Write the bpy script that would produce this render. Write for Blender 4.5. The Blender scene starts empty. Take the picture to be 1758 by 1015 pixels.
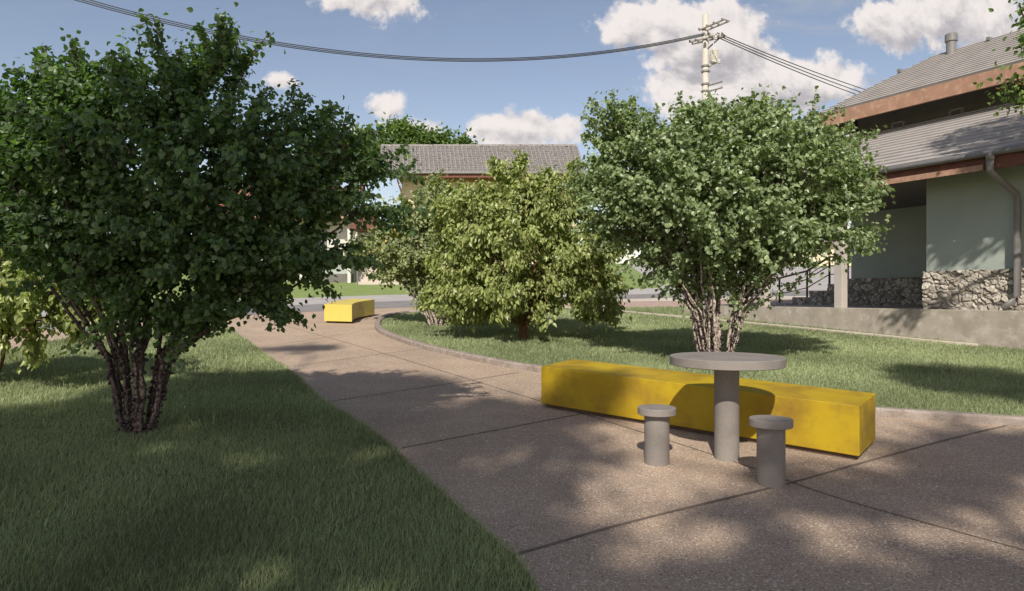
import bpy, math
import numpy as np
R = math.radians
S = bpy.context.scene
COL = S.collection
rng = np.random.default_rng(7)

# ------------------------------------------------------------------ camera
cd = bpy.data.cameras.new("camera"); cam = bpy.data.objects.new("camera", cd); COL.objects.link(cam)
cam.location = (0, 0, 1.25); cam.rotation_euler = (R(90), 0, 0)
cd.lens = 24.0; cd.sensor_width = 36.0; cd.clip_start = 0.05; cd.clip_end = 3000
S.camera = cam
S.view_settings.view_transform = 'Standard'; S.view_settings.look = 'None'
S.view_settings.gamma = 1.0; S.view_settings.exposure = 0.12
try:
    S.cycles.max_bounces = 6; S.cycles.diffuse_bounces = 3; S.cycles.transparent_max_bounces = 4
    S.cycles.transmission_bounces = 4; S.cycles.use_denoising = True
except Exception: pass

# ------------------------------------------------------------------ world: sky and clouds
SUN_EL = 39.0; LDX, LDY = 0.17, 0.985            # horizontal travel direction of the sunlight
W = bpy.data.worlds.new("World"); S.world = W; W.use_nodes = True
nt = W.node_tree; nt.nodes.clear()
def N(t, **kw):
    n = nt.nodes.new(t)
    for k, v in kw.items(): setattr(n, k, v)
    return n
def L(a, b): nt.links.new(a, b)
def M_(op, a, b=None, c=None, clamp=False):
    n = N('ShaderNodeMath', operation=op); n.use_clamp = clamp
    for i, v in enumerate((a, b, c)):
        if v is None: continue
        if isinstance(v, (int, float)): n.inputs[i].default_value = v
        else: L(v, n.inputs[i])
    return n.outputs[0]
sky = N('ShaderNodeTexSky', sky_type='NISHITA'); sky.sun_disc = False
sky.sun_elevation = R(SUN_EL); sky.sun_rotation = math.atan2(-LDX, -LDY)
sky.altitude = 300; sky.air_density = 1.0; sky.dust_density = 0.6; sky.ozone_density = 1.6
tc = N('ShaderNodeTexCoord'); sp = N('ShaderNodeSeparateXYZ'); L(tc.outputs['Generated'], sp.inputs[0])
yy = M_('MAXIMUM', M_('ABSOLUTE', sp.outputs[1]), 0.05)
U = M_('DIVIDE', sp.outputs[0], yy); V = M_('DIVIDE', sp.outputs[2], yy)
cmb = N('ShaderNodeCombineXYZ'); L(U, cmb.inputs[0]); L(V, cmb.inputs[1]); L(sp.outputs[1], cmb.inputs[2])
def fbm(scale, detail, rough, vec, dist=0.0):
    n = N('ShaderNodeTexNoise'); n.inputs['Scale'].default_value = scale; n.inputs['Detail'].default_value = detail
    n.inputs['Roughness'].default_value = rough; n.inputs['Distortion'].default_value = dist; L(vec, n.inputs['Vector'])
    return n.outputs['Fac']
n1 = fbm(7.0, 9, 0.58, cmb.outputs[0], .25); n2 = fbm(26.0, 5, 0.6, cmb.outputs[0])
def c2(px, py, rx, ry, k=1.0): return ((px-879)/1172., (507-py)/1172., rx/1172., ry/1172., k)
CL = [c2(650,-8,125,62), c2(590,-5,90,40), c2(655,182,50,36,.9), c2(900,222,140,48,1), c2(850,218,75,40), c2(970,222,65,42), c2(1125,40,120,66),
      c2(1215,70,130,95), c2(1290,130,150,95), c2(1390,140,125,75), c2(1190,140,90,48,.9), c2(1540,45,105,58,.95), c2(1650,25,170,80),
      c2(590,222,70,38), c2(1455,215,60,38), c2(487,135,34,20,.6), c2(1720,75,110,55), c2(700,230,80,38,.9)]
env = None; und = None
for (u, v, ru, rv, k) in CL:
    du = M_('DIVIDE', M_('SUBTRACT', U, u), ru); dv = M_('DIVIDE', M_('SUBTRACT', V, v), rv)
    r2 = M_('ADD', M_('MULTIPLY', du, du), M_('MULTIPLY', dv, dv))
    e = M_('MULTIPLY', M_('SUBTRACT', 1.0, M_('SQRT', r2)), k)
    g = M_('MULTIPLY', M_('MAXIMUM', e, 0.0), M_('MULTIPLY', dv, -1.0))
    env = e if env is None else M_('MAXIMUM', env, e)
    und = g if und is None else M_('MAXIMUM', und, g)
# generic clouds all round the rest of the sky
gen = M_('MULTIPLY', M_('SUBTRACT', fbm(1.6, 3, .5, cmb.outputs[0]), 0.56), 2.2)
side = M_('GREATER_THAN', M_('MAXIMUM', M_('SUBTRACT', M_('ABSOLUTE', U), 0.9), M_('MULTIPLY', sp.outputs[1], -1)), 0.0)
env = M_('MAXIMUM', env, M_('ADD', M_('MULTIPLY', gen, side), M_('MULTIPLY', M_('SUBTRACT', side, 1.0), 2.0)))
n3 = fbm(70.0, 4, 0.6, cmb.outputs[0])
dens = M_('ADD', env, M_('ADD', M_('MULTIPLY', M_('SUBTRACT', n1, 0.5), 2.3), M_('ADD', M_('MULTIPLY', M_('SUBTRACT', n2, 0.5), 1.1), M_('MULTIPLY', M_('SUBTRACT', n3, 0.5), .35))))
off = N('ShaderNodeVectorMath', operation='ADD'); L(cmb.outputs[0], off.inputs[0]); off.inputs[1].default_value = (-.008, .016, 0)
n1b = fbm(7.0, 9, 0.58, off.outputs[0], .25); n2b = fbm(26.0, 5, 0.6, off.outputs[0])
billow_shade = M_('ADD', M_('MULTIPLY', M_('SUBTRACT', n1b, n1), 2.7), M_('MULTIPLY', M_('SUBTRACT', n2b, n2), .45))
mr = N('ShaderNodeMapRange', interpolation_type='SMOOTHSTEP'); L(dens, mr.inputs[0])
mr.inputs[1].default_value = 0.14; mr.inputs[2].default_value = 0.50
alpha = mr.outputs[0]
# thin cirrus streaks
mp = N('ShaderNodeMapping'); L(cmb.outputs[0], mp.inputs[0]); mp.inputs['Rotation'].default_value = (0, 0, R(-22)); mp.inputs['Scale'].default_value = (2.2, 11, 1)
ci = fbm(2.6, 8, .62, mp.outputs[0], .6)
mc = N('ShaderNodeMapRange', interpolation_type='SMOOTHSTEP'); L(ci, mc.inputs[0]); mc.inputs[1].default_value = .42; mc.inputs[2].default_value = .8
cmask = N('ShaderNodeMapRange', interpolation_type='SMOOTHSTEP'); L(U, cmask.inputs[0]); cmask.inputs[1].default_value = .1; cmask.inputs[2].default_value = .5
cir = M_('MULTIPLY', mc.outputs[0], M_('ADD', M_('MULTIPLY', cmask.outputs[0], .75), .12))
thick = N('ShaderNodeMapRange', interpolation_type='SMOOTHSTEP'); L(M_('ADD', M_('ADD', und, billow_shade), M_('MULTIPLY', M_('SUBTRACT', n1, .5), .35)), thick.inputs[0])  # cloud light and shade painted in: sunlit sides white, undersides grey
thick.inputs[1].default_value = -0.10; thick.inputs[2].default_value = 0.50
cr = N('ShaderNodeMix', data_type='RGBA'); L(thick.outputs[0], cr.inputs[0])
cr.inputs[6].default_value = (7.6, 7.1, 6.9, 1); cr.inputs[7].default_value = (3.9, 3.75, 4.0, 1)
tint = N('ShaderNodeMix', data_type='RGBA', blend_type='MULTIPLY'); tint.inputs[0].default_value = 1.0
L(sky.outputs[0], tint.inputs[6]); tint.inputs[7].default_value = (1.45, 1.18, 1.03, 1)
m1 = N('ShaderNodeMix', data_type='RGBA'); L(cir, m1.inputs[0]); L(tint.outputs[2], m1.inputs[6]); m1.inputs[7].default_value = (3.7, 4.0, 4.7, 1)
m2 = N('ShaderNodeMix', data_type='RGBA'); L(alpha, m2.inputs[0]); L(m1.outputs[2], m2.inputs[6]); L(cr.outputs[2], m2.inputs[7])
bg = N('ShaderNodeBackground'); bg.inputs[1].default_value = 0.108; L(m2.outputs[2], bg.inputs[0])
wo = N('ShaderNodeOutputWorld'); L(bg.outputs[0], wo.inputs[0])

# ------------------------------------------------------------------ sun
sd = bpy.data.lights.new("sun", 'SUN'); sun = bpy.data.objects.new("sun", sd); COL.objects.link(sun)
sd.energy = 5.0; sd.angle = R(0.8); sd.color = (1.0, 0.93, 0.82)
from mathutils import Vector, Matrix
ld = Vector((LDX, LDY, 0)).normalized() * math.cos(R(SUN_EL)) + Vector((0, 0, -math.sin(R(SUN_EL))))
sun.rotation_euler = ld.to_track_quat('-Z', 'Y').to_euler(); sun.location = (-3, -12, 12)
LV = np.array(ld)

# ------------------------------------------------------------------ helpers
F = 1172.0; EYE = 1.25; G = 0.06; Y0 = 5.2
def gz(y):                                     # the whole site is one gentle slope, rising away
    return G*(np.minimum(np.maximum(y, -12), 120)-Y0)
def GP(px, py, h=0.0):                         # photo measure -> place on the slope, h above it
    Z = (EYE + G*Y0 - h)/((py-507)/F + G)
    return ((px-879)/F*Z, Z)
def AT(px, py, Z): return np.array(((px-879)/F*Z, Z, EYE-(py-507)/F*Z))

def tag(o, label=None, cat=None, group=None, kind=None):
    if label: o['label'] = label
    if cat: o['category'] = cat
    if group: o['group'] = group
    if kind: o['kind'] = kind
    return o
ORG = {}
def thing(name, loc, label, cat, group=None):
    o = bpy.data.objects.new(name, None); COL.objects.link(o); o.location = loc; o.empty_display_size = .2
    ORG[o.name] = np.array(loc, float); tag(o, label, cat, group); return o

class MB:
    def __init__(s): s.v = []; s.f = []; s.m = []; s.n = 0
    def add(s, v, f, mi=0):
        s.v.append(np.asarray(v, float).reshape(-1, 3)); s.f += [tuple(i+s.n for i in q) for q in f]; s.m += [mi]*len(f); s.n += len(s.v[-1])
    def box(s, x0, x1, y0, y1, z0, z1, mi=0, fr=None):
        v = np.array([(x, y, z) for z in (z0, z1) for y in (y0, y1) for x in (x0, x1)], float)
        if fr is not None: v = fr(v)
        s.add(v, [(0,2,3,1),(4,5,7,6),(0,1,5,4),(2,6,7,3),(0,4,6,2),(1,3,7,5)], mi)
    def prism(s, poly, z0, z1, mi=0):          # poly (x,y) list; z0,z1 scalars or lists
        n = len(poly); a = [(p[0], p[1], z0[i] if hasattr(z0, '__len__') else z0) for i, p in enumerate(poly)]
        b = [(p[0], p[1], z1[i] if hasattr(z1, '__len__') else z1) for i, p in enumerate(poly)]
        s.add(a+b, [tuple(range(n))[::-1], tuple(range(n, 2*n))] + [(i, (i+1)%n, n+(i+1)%n, n+i) for i in range(n)], mi)
    def tube(s, pts, r, k=8, mi=0, cap=True):
        pts = np.asarray(pts, float); n = len(pts); r = np.broadcast_to(r, (n,)); rings = []
        for i in range(n):
            t = pts[min(i+1, n-1)]-pts[max(i-1, 0)]; t /= np.linalg.norm(t)+1e-12
            a = np.cross(t, (0, 0, 1) if abs(t[2]) < .9 else (1, 0, 0)); a /= np.linalg.norm(a); b = np.cross(t, a)
            an = np.arange(k)*2*math.pi/k
            rings.append(pts[i]+r[i]*(np.cos(an)[:, None]*a+np.sin(an)[:, None]*b))
        f = [(i*k+j, i*k+(j+1)%k, (i+1)*k+(j+1)%k, (i+1)*k+j) for i in range(n-1) for j in range(k)]
        if cap: f += [tuple(range(k))[::-1], tuple(range((n-1)*k, n*k))]
        s.add(np.vstack(rings), f, mi)
    def bar(s, a, b, w, h, mi=0):
        a = np.array(a, float); b = np.array(b, float); t = b-a; t /= np.linalg.norm(t)
        x = np.cross(t, (0, 0, 1) if abs(t[2]) < .95 else (0, 1, 0)); x /= np.linalg.norm(x); y = np.cross(x, t)
        v = [p+sx*w/2*x+sy*h/2*y for p in (a, b) for sx, sy in ((-1,-1),(1,-1),(1,1),(-1,1))]
        s.add(v, [(0,1,2,3),(7,6,5,4),(0,4,5,1),(1,5,6,2),(2,6,7,3),(3,7,4,0)], mi)
    def lathe(s, prof, c, k=48, mi=0):
        an = np.arange(k)*2*math.pi/k; v = []
        for r, z in prof: v += [(c[0]+r*math.cos(a), c[1]+r*math.sin(a), c[2]+z) for a in an]
        n = len(prof)
        f = [(i*k+j, i*k+(j+1)%k, (i+1)*k+(j+1)%k, (i+1)*k+j) for i in range(n-1) for j in range(k)]
        f += [tuple(range(k))[::-1], tuple(range((n-1)*k, n*k))]
        s.add(v, f, mi)
    def build(s, name, mats, parent=None, smooth=False, bevel=0, attr=None):
        V = np.vstack(s.v)
        o_ = mesh_obj(name, V, s.f, mats, parent, smooth, s.m); 
        if bevel:
            b = o_.modifiers.new('bev', 'BEVEL'); b.width = bevel; b.segments = 2; b.limit_method = 'ANGLE'; b.angle_limit = R(40)
        return o_
def mesh_obj(name, V, faces, mats, parent=None, smooth=False, mi=None):
    org = ORG[parent.name] if parent else np.zeros(3)
    me = bpy.data.meshes.new(name); me.from_pydata((np.asarray(V)-org).tolist(), [], faces); 
    for m in (mats if isinstance(mats, (list, tuple)) else [mats]): me.materials.append(m)
    if mi is not None and max(mi) > 0: me.polygons.foreach_set('material_index', mi)
    if smooth: me.polygons.foreach_set('use_smooth', [True]*len(me.polygons))
    me.update()
    o = bpy.data.objects.new(name, me); COL.objects.link(o)
    if parent: o.parent = parent; ORG[o.name] = org
    return o
def big_mesh(name, V, idx, k, mat, parent=None, attrs=None, smooth=False):   # idx (n,k) all k-gons
    org = ORG[parent.name] if parent else np.zeros(3)
    me = bpy.data.meshes.new(name); V = np.asarray(V)-org; nf = len(idx)
    me.vertices.add(len(V)); me.vertices.foreach_set('co', V.astype(np.float32).ravel())
    me.loops.add(nf*k); me.loops.foreach_set('vertex_index', idx.astype(np.int32).ravel())
    me.polygons.add(nf); me.polygons.foreach_set('loop_start', np.arange(0, nf*k, k, dtype=np.int32))
    me.polygons.foreach_set('use_smooth', np.full(nf, smooth))
    me.update(calc_edges=True)
    if attrs:
        for an, av in attrs.items():
            a = me.attributes.new(an, 'FLOAT', 'POINT'); a.data.foreach_set('value', av.astype(np.float32))
    me.materials.append(mat)
    o = bpy.data.objects.new(name, me); COL.objects.link(o)
    if parent: o.parent = parent; ORG[o.name] = org
    return o

# ------------------------------------------------------------------ materials
def material(name, col, rough=.8, col2=None, scale=3.0, detail=6, bump=0.0, bscale=30, spec=.3, speck=None, contrast=(.35, .65), metal=0.0, stretch=None, stain=None):
    m = bpy.data.materials.new(name); m.use_nodes = True; t = m.node_tree; b = t.nodes['Principled BSDF']
    b.inputs['Roughness'].default_value = rough; b.inputs['Specular IOR Level'].default_value = spec; b.inputs['Metallic'].default_value = metal
    b.inputs['Base Color'].default_value = (*col, 1)
    co = t.nodes.new('ShaderNodeNewGeometry'); vec = co.outputs['Position']
    if stretch:
        mp = t.nodes.new('ShaderNodeMapping'); mp.inputs['Scale'].default_value = stretch; t.links.new(vec, mp.inputs[0]); vec = mp.outputs[0]
    last = None
    def noise(sc, de, ro=.6):
        n = t.nodes.new('ShaderNodeTexNoise'); n.inputs['Scale'].default_value = sc; n.inputs['Detail'].default_value = de; n.inputs['Roughness'].default_value = ro
        t.links.new(vec, n.inputs['Vector']); return n.outputs['Fac']
    def rng_(src, a, b_):
        r = t.nodes.new('ShaderNodeMapRange'); t.links.new(src, r.inputs[0]); r.inputs[1].default_value = a; r.inputs[2].default_value = b_; return r.outputs[0]
    def mix(f, c1, c2_):
        x = t.nodes.new('ShaderNodeMix'); x.data_type = 'RGBA'
        t.links.new(f, x.inputs[0])
        for i, c in ((6, c1), (7, c2_)):
            if isinstance(c, tuple): x.inputs[i].default_value = (*c, 1)
            else: t.links.new(c, x.inputs[i])
        return x.outputs[2]
    if col2:
        last = mix(rng_(noise(scale, detail), *contrast), col, col2)
    if stain: # (colour, scale, lo, hi)
        last = mix(rng_(noise(stain[1], 8, .65), stain[2], stain[3]), last or col, stain[0])
    if speck: # list of (colour, scale, lo, hi)
        for c, sc, lo, hi in speck:
            last = mix(rng_(noise(sc, 2, .5), lo, hi), last or col, c)
    if last is not None: t.links.new(last, b.inputs['Base Color'])
    if bump:
        bn = t.nodes.new('ShaderNodeBump'); bn.inputs['Strength'].default_value = bump; bn.inputs['Distance'].default_value = .01
        t.links.new(noise(bscale, 5), bn.inputs['Height']); t.links.new(bn.outputs[0], b.inputs['Normal'])
    return m
def foliage_mat(name, c_dark, c_light, trans=.35, rough=.45, spec=.35, tcol=None):
    m = bpy.data.materials.new(name); m.use_nodes = True; t = m.node_tree; b = t.nodes['Principled BSDF']; out = t.nodes['Material Output']
    a = t.nodes.new('ShaderNodeAttribute'); a.attribute_name = 'rnd'
    x = t.nodes.new('ShaderNodeMix'); x.data_type = 'RGBA'; t.links.new(a.outputs['Fac'], x.inputs[0])
    x.inputs[6].default_value = (*c_dark, 1); x.inputs[7].default_value = (*c_light, 1)
    t.links.new(x.outputs[2], b.inputs['Base Color']); b.inputs['Roughness'].default_value = rough; b.inputs['Specular IOR Level'].default_value = spec
    tr = t.nodes.new('ShaderNodeBsdfTranslucent')
    y = t.nodes.new('ShaderNodeMix'); y.data_type = 'RGBA'; y.blend_type = 'MULTIPLY'; y.inputs[0].default_value = 1
    t.links.new(x.outputs[2], y.inputs[6]); y.inputs[7].default_value = (*(tcol or (1.9, 2.3, .7)), 1); t.links.new(y.outputs[2], tr.inputs[0])
    ms = t.nodes.new('ShaderNodeMixShader'); ms.inputs[0].default_value = trans
    t.links.new(b.outputs[0], ms.inputs[1]); t.links.new(tr.outputs[0], ms.inputs[2]); t.links.new(ms.outputs[0], out.inputs[0])
    return m
PAVE = material('paving', (.44,.33,.245), .9, (.36,.268,.197), 1.3, 8, .9, 80, .12, stain=((.30,.23,.18), .6, .47, .7), speck=[((.66,.56,.46), 75, .55, .68), ((.13,.095,.075), 88, .56, .70)])
PAVEF = material('pale_concrete', (.52,.455,.39), .9, (.45,.39,.335), .7, 6, .2, 60, .15)
REDP = material('reddish_paving', (.42,.30,.25), .9, (.32,.23,.19), 6, 6, .4, 60, .15, speck=[((.55,.45,.4), 40, .56, .7)])
JOINT = material('joint', (.13,.10,.08), .95, (.19,.145,.115), 8)
ASPH = material('asphalt', (.20,.19,.185), .9, (.235,.22,.215), 2, 6, .3, 80, .15)
ASPHL = material('worn_asphalt', (.40,.375,.36), .9, (.35,.325,.31), .8, 6, .3, 60, .15)
SOIL = material('turf_soil', (.09,.11,.04), .95, (.12,.13,.06), 12)
TURF = material('far_turf', (.22,.28,.10), .95, (.18,.235,.08), 1.2, 8, .5, 50, .1)
KERB = material('kerb_concrete', (.34,.29,.25), .9, (.22,.18,.155), 9, 8, .6, 60, .15, speck=[((.1,.08,.07), 120, .6, .7)])
CONC = material('smooth_concrete', (.25,.225,.205), .7, (.20,.178,.162), 4, 8, .15, 60, .25, speck=[((.12,.105,.095), 150, .64, .72)], stain=((.165,.145,.13), 3, .55, .8))
CONCW = material('wall_concrete', (.40,.355,.30), .9, (.31,.272,.23), 3.2, 9, .3, 30, .15, stain=((.46,.42,.36), 5, .5, .66))
YEL = material('yellow_paint', (.43,.305,.012), .55, (.36,.235,.012), 1.9, 9, .1, 30, .3, contrast=(.38, .66), stain=((.23,.135,.02), 2.0, .47, .68))
YELF = material('clean_yellow_paint', (.60,.48,.11), .55, (.54,.42,.09), 2.2, 6, .05, 30, .3)
PLI = material('plinth_brown', (.13,.085,.055), .8, (.08,.05,.035), 5)
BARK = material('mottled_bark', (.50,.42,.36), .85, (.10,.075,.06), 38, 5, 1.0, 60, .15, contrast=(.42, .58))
BARKD = material('shaded_mottled_bark', (.20,.155,.14), .85, (.055,.04,.038), 38, 5, 1.0, 60, .15, contrast=(.42, .58))  # purple-brown mottled bark, its colour darkened with the left tree's shade
BARKB = material('red_brown_bark', (.20,.105,.06), .85, (.11,.06,.035), 25, 5, .8, 60, .15)
BERRY = material('dark_berry', (.018,.012,.016), .28, (.04,.02,.022), 60, spec=.5)
GREENW = material('pale_green_render', (.385,.425,.385), .85, (.34,.38,.345), 1.5, 6, .05, 60, .15)
CREAM = material('cream_render', (.68,.58,.43), .85, (.62,.53,.39), 1.0, 6, .05, 60, .15)
BROWNW = material('ochre_eave_shade', (.42,.25,.10), .85, (.36,.21,.09), 2)  # ochre browned by the eave shadow mixed into it
WHITEW = material('white_render', (.62,.60,.57), .85, (.54,.52,.49), 1.2, 6, .05, 40, .15)
TERRA = material('terracotta_fascia', (.37,.215,.15), .8, (.30,.18,.125), 4, 8, .15, 30, .2, stain=((.47,.31,.22), 6, .5, .7))
TERRAD = material('dark_red_fascia', (.20,.09,.065), .8, (.12,.055,.045), 5, 8, .1, 30, .2)
ROOFM = material('grey_roof_sheet', (.39,.36,.345), .7, (.33,.305,.29), 2.5, 8, .1, 40, .25)
ROOFT = material('weathered_tile', (.27,.255,.245), .9, (.20,.188,.18), 5, 8, .5, 20, .15, speck=[((.08,.07,.065), 7, .58, .66), ((.36,.31,.29), 9, .6, .7)])
REDT = material('red_tile', (.34,.15,.11), .8, (.25,.11,.085), 4, 6, .3, 20, .2)
DARKW = material('shade_dark_grey', (.16,.15,.14), .9, (.13,.12,.115), 2)  # shade under the eaves put into the colour; also covers one stone base
METG = material('grey_metal', (.20,.19,.185), .45, (.16,.15,.148), 8, spec=.5)
METB = material('brown_metal', (.09,.06,.05), .5, (.06,.045,.04), 8, spec=.4)
METP = material('weathered_arm_steel', (.30,.26,.235), .6, (.22,.19,.17), 8, spec=.4)
GLASS = material('window_glass', (.05,.06,.07), .08, spec=.6)
POLE = material('pole_concrete', (.50,.47,.41), .85, (.42,.39,.34), 3, 6, .1, 30, .2)
WIRE = material('black_cable', (.025,.025,.027), .6)
COLM = material('column_paint', (.47,.43,.39), .8, (.42,.385,.35), 2)
CERAM = material('insulator_white', (.6,.58,.56), .3, spec=.5)
FLOW = material('orange_petal', (.85,.42,.03), .6)
STONE = bpy.data.materials.new('rubble_stone'); STONE.use_nodes = True
_t = STONE.node_tree; _b = _t.nodes['Principled BSDF']; _a = _t.nodes.new('ShaderNodeAttribute'); _a.attribute_name = 'rnd'
_x = _t.nodes.new('ShaderNodeMix'); _x.data_type = 'RGBA'; _t.links.new(_a.outputs['Fac'], _x.inputs[0]); _x.inputs[6].default_value = (.20,.175,.15,1); _x.inputs[7].default_value = (.58,.53,.46,1)
_n = _t.nodes.new('ShaderNodeTexNoise'); _n.inputs['Scale'].default_value = 40; _n.inputs['Detail'].default_value = 6
_g = _t.nodes.new('ShaderNodeNewGeometry'); _t.links.new(_g.outputs['Position'], _n.inputs['Vector'])
_bu = _t.nodes.new('ShaderNodeBump'); _bu.inputs['Strength'].default_value = .7; _bu.inputs['Distance'].default_value = .02; _t.links.new(_n.outputs['Fac'], _bu.inputs['Height'])
_t.links.new(_bu.outputs[0], _b.inputs['Normal']); _t.links.new(_x.outputs[2], _b.inputs['Base Color']); _b.inputs['Roughness'].default_value = .9
LEAF_A = foliage_mat('deep_green_leaf', (.055,.095,.042), (.155,.235,.095), .38, .36, .5)
LEAF_B = foliage_mat('olive_green_leaf', (.15,.175,.055), (.40,.44,.17), .28, .38, .5)
LEAF_C = foliage_mat('fresh_green_leaf', (.12,.16,.075), (.31,.38,.20), .28, .38, .5)
LEAF_D = foliage_mat('dull_green_leaf', (.14,.165,.075), (.35,.38,.19), .28)
LEAF_F = foliage_mat('far_green_leaf', (.06,.10,.025), (.17,.25,.065), .32)
GRASS = foliage_mat('grass_blade', (.13,.16,.075), (.48,.54,.30), .28, .55, .3, (1.3, 1.35, .7))

# ------------------------------------------------------------------ ground
def sheet(name, poly, lift, mat, label=None, sub=None, kind='structure'):
    """flat polygon draped on the slope (one plane), lifted a few mm"""
    v = [(x, y, float(gz(y))+lift) for x, y in poly]
    # signed area: make it face up
    A = sum(poly[i][0]*poly[(i+1)%len(poly)][1]-poly[(i+1)%len(poly)][0]*poly[i][1] for i in range(len(poly)))
    f = tuple(range(len(v))) if A > 0 else tuple(range(len(v)))[::-1]
    o = mesh_obj(name, v, [f], mat); o['kind'] = kind
    if label: o['label'] = label
    return o
def smoothline(pts, n=8):
    P = np.array(pts, float); P = np.vstack([2*P[0]-P[1], P, 2*P[-1]-P[-2]]); out = []
    for i in range(1, len(P)-2):
        for t in np.linspace(0, 1, n, endpoint=False):
            out.append(.5*((2*P[i])+(-P[i-1]+P[i+1])*t+(2*P[i-1]-5*P[i]+4*P[i+1]-P[i+2])*t*t+(-P[i-1]+3*P[i]-3*P[i+1]+P[i+2])*t**3))
    out.append(P[-2]); return [tuple(p) for p in out]

# terrain: one sheet to the horizon (slope, then level)
ys = [-60, -12, 0, 10, 20, 40, 60, 90, 120, 400, 1500]; xs = [-1200, -200, -60, -20, 0, 20, 60, 200, 1200]
tv = [(x, y, float(gz(y))) for y in ys for x in xs]; nx = len(xs)
ter = mesh_obj('ground', tv, [(j*nx+i, j*nx+i+1, (j+1)*nx+i+1, (j+1)*nx+i) for j in range(len(ys)-1) for i in range(nx-1)], TURF)
ter['kind'] = 'structure'

near = [GP(x, y) for x, y in [(-700,640), (0,573), (300,549), (480,537.5), (640,530), (720,526.5), (900,520), (1070,514), (1176,511), (1300,509.5), (1500,507), (1900,502)]]
midl = [GP(x, y) for x, y in [(-700,605), (0,553), (300,534), (480,525), (640,518), (720,515.5), (900,511), (1070,506), (1176,503), (1300,500), (1500,497), (1900,492)]]
farl = [GP(x, y) for x, y in [(-700,575), (0,535), (300,520), (480,513), (640,507), (720,505), (900,500.5), (1070,496.5), (1133,494)]]
left_edge = smoothline([GP(x, y) for x, y in [(927,1018), (885,960), (800,885), (703,799), (636,739), (552,687), (500,640), (465,617), (428,590), (395,566), (372,553)]], 5)
lawn_back = smoothline([GP(x, y) for x, y in [(372,553), (300,556), (200,569), (100,585), (0,607), (-200,660), (-420,720)]], 4)
# paving: everything on the near side of the road
path_poly = [(-9, -11), (14, -11), (14, 9)] + [near[-1]] + near[::-1][1:-1] + [near[0], (-16, 6)]
path = sheet('path', path_poly, .004, PAVE)
# joints are saw cuts in the slab: second material slot on narrow strips laid in the same object
jm = MB()
def joint(pts, w):
    P = [GP(*p) for p in pts]; P = np.array(smoothline(P, 4))
    for a, b in zip(P[:-1], P[1:]):
        t = (b-a)/np.linalg.norm(b-a); n = np.array((-t[1], t[0]))*w/2; a2 = a-t*.002; 
        q = [a2+n, a2-n, b-n, b+n]; jm.add([(x, y, float(gz(y))+.008) for x, y in q], [(0, 1, 2, 3)])
joint([(415,533), (480,556), (600,590), (745,633), (930,690), (1010,714), (1250,790), (1420,850), (1600,902), (1900,985)], .011)
joint([(880,955), (1100,893), (1350,832), (1500,790), (1690,740), (1900,695)], .024)
joint([(690,770), (930,724), (1060,699)], .017)
joint([(565,690), (745,663), (890,640)], .014)
joint([(512,628), (620,613), (742,596)], .012)
joint([(450,596), (560,579), (655,562)], .010)
jo = jm.build('path_joints', JOINT); jo['kind'] = 'structure'
rd = sheet('road', near + midl[::-1], .008, ASPH)
# far carriageway and the drive climbing to the right
drive = farl + [GP(1132,493), GP(1110,476), GP(1078,453), GP(1060,447), GP(1330,447), GP(1700,462), GP(2100,470)] + midl[::-1]
rl = sheet('pale_road', drive, .008, ASPHL)
rp = sheet('pavement', [GP(x, y) for x, y in [(1010,530), (1010,521), (1070,519), (1176,517.5), (1300,516), (1500,514), (1560,516), (1500,522), (1300,524.5), (1176,528.5), (1076,530)]], .012, REDP)
pk = sheet('far_pavement', [GP(x, y) for x, y in [(900,524), (900,519.6), (1070,513.6), (1176,510.6), (1300,509), (1500,507), (1500,512.5), (1300,514.5), (1176,516.5), (1070,518.5), (960,522.5)]], .010, PAVEF)

# lawns (soil sheets; blades grow on them)
lawn_poly = left_edge + lawn_back[1:] + [(-9, -2), (-3.5, 1.2), (.02, 2.2)]
lw = sheet('lawn_soil', lawn_poly, .012, SOIL)
isl_front = smoothline([GP(x, y) for x, y in [(700,539), (668,544), (651,553), (650,566), (672,579), (725,597), (800,615), (880,631), (935,640), (1060,668), (1250,695), (1480,712), (1600,720), (1758,731), (1950,742)]], 6)
isl_back = smoothline([GP(x, y) for x, y in [(700,539), (760,534), (850,530.5), (940,530), (1012,532), (1066,537), (1194,549), (1300,559), (1400,569), (1500,579), (1600,590), (1680,597)]], 4)
UD = np.array((-.4819, .8762)); VD = np.array((.8762, .4819)); P0 = np.array((8.235, 10.98))
def BP(s, t): return P0+UD*s+VD*t                # building frame: s along the wall (away), t behind it
isl_poly = isl_front + [tuple(BP(-4, 0)), tuple(BP(0, 0)), tuple(BP(1.2, 0))] + isl_back[::-1]
il = sheet('island_lawn_soil', isl_poly, .012, SOIL)
strip_poly = isl_back[12:] + [tuple(BP(1.2, 0)), tuple(BP(7.8, 0)), GP(1300,524.5), GP(1176,528), GP(1070,529.5), GP(1030,530)]
st = sheet('lawn_strip_soil', strip_poly, .016, SOIL)

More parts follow.
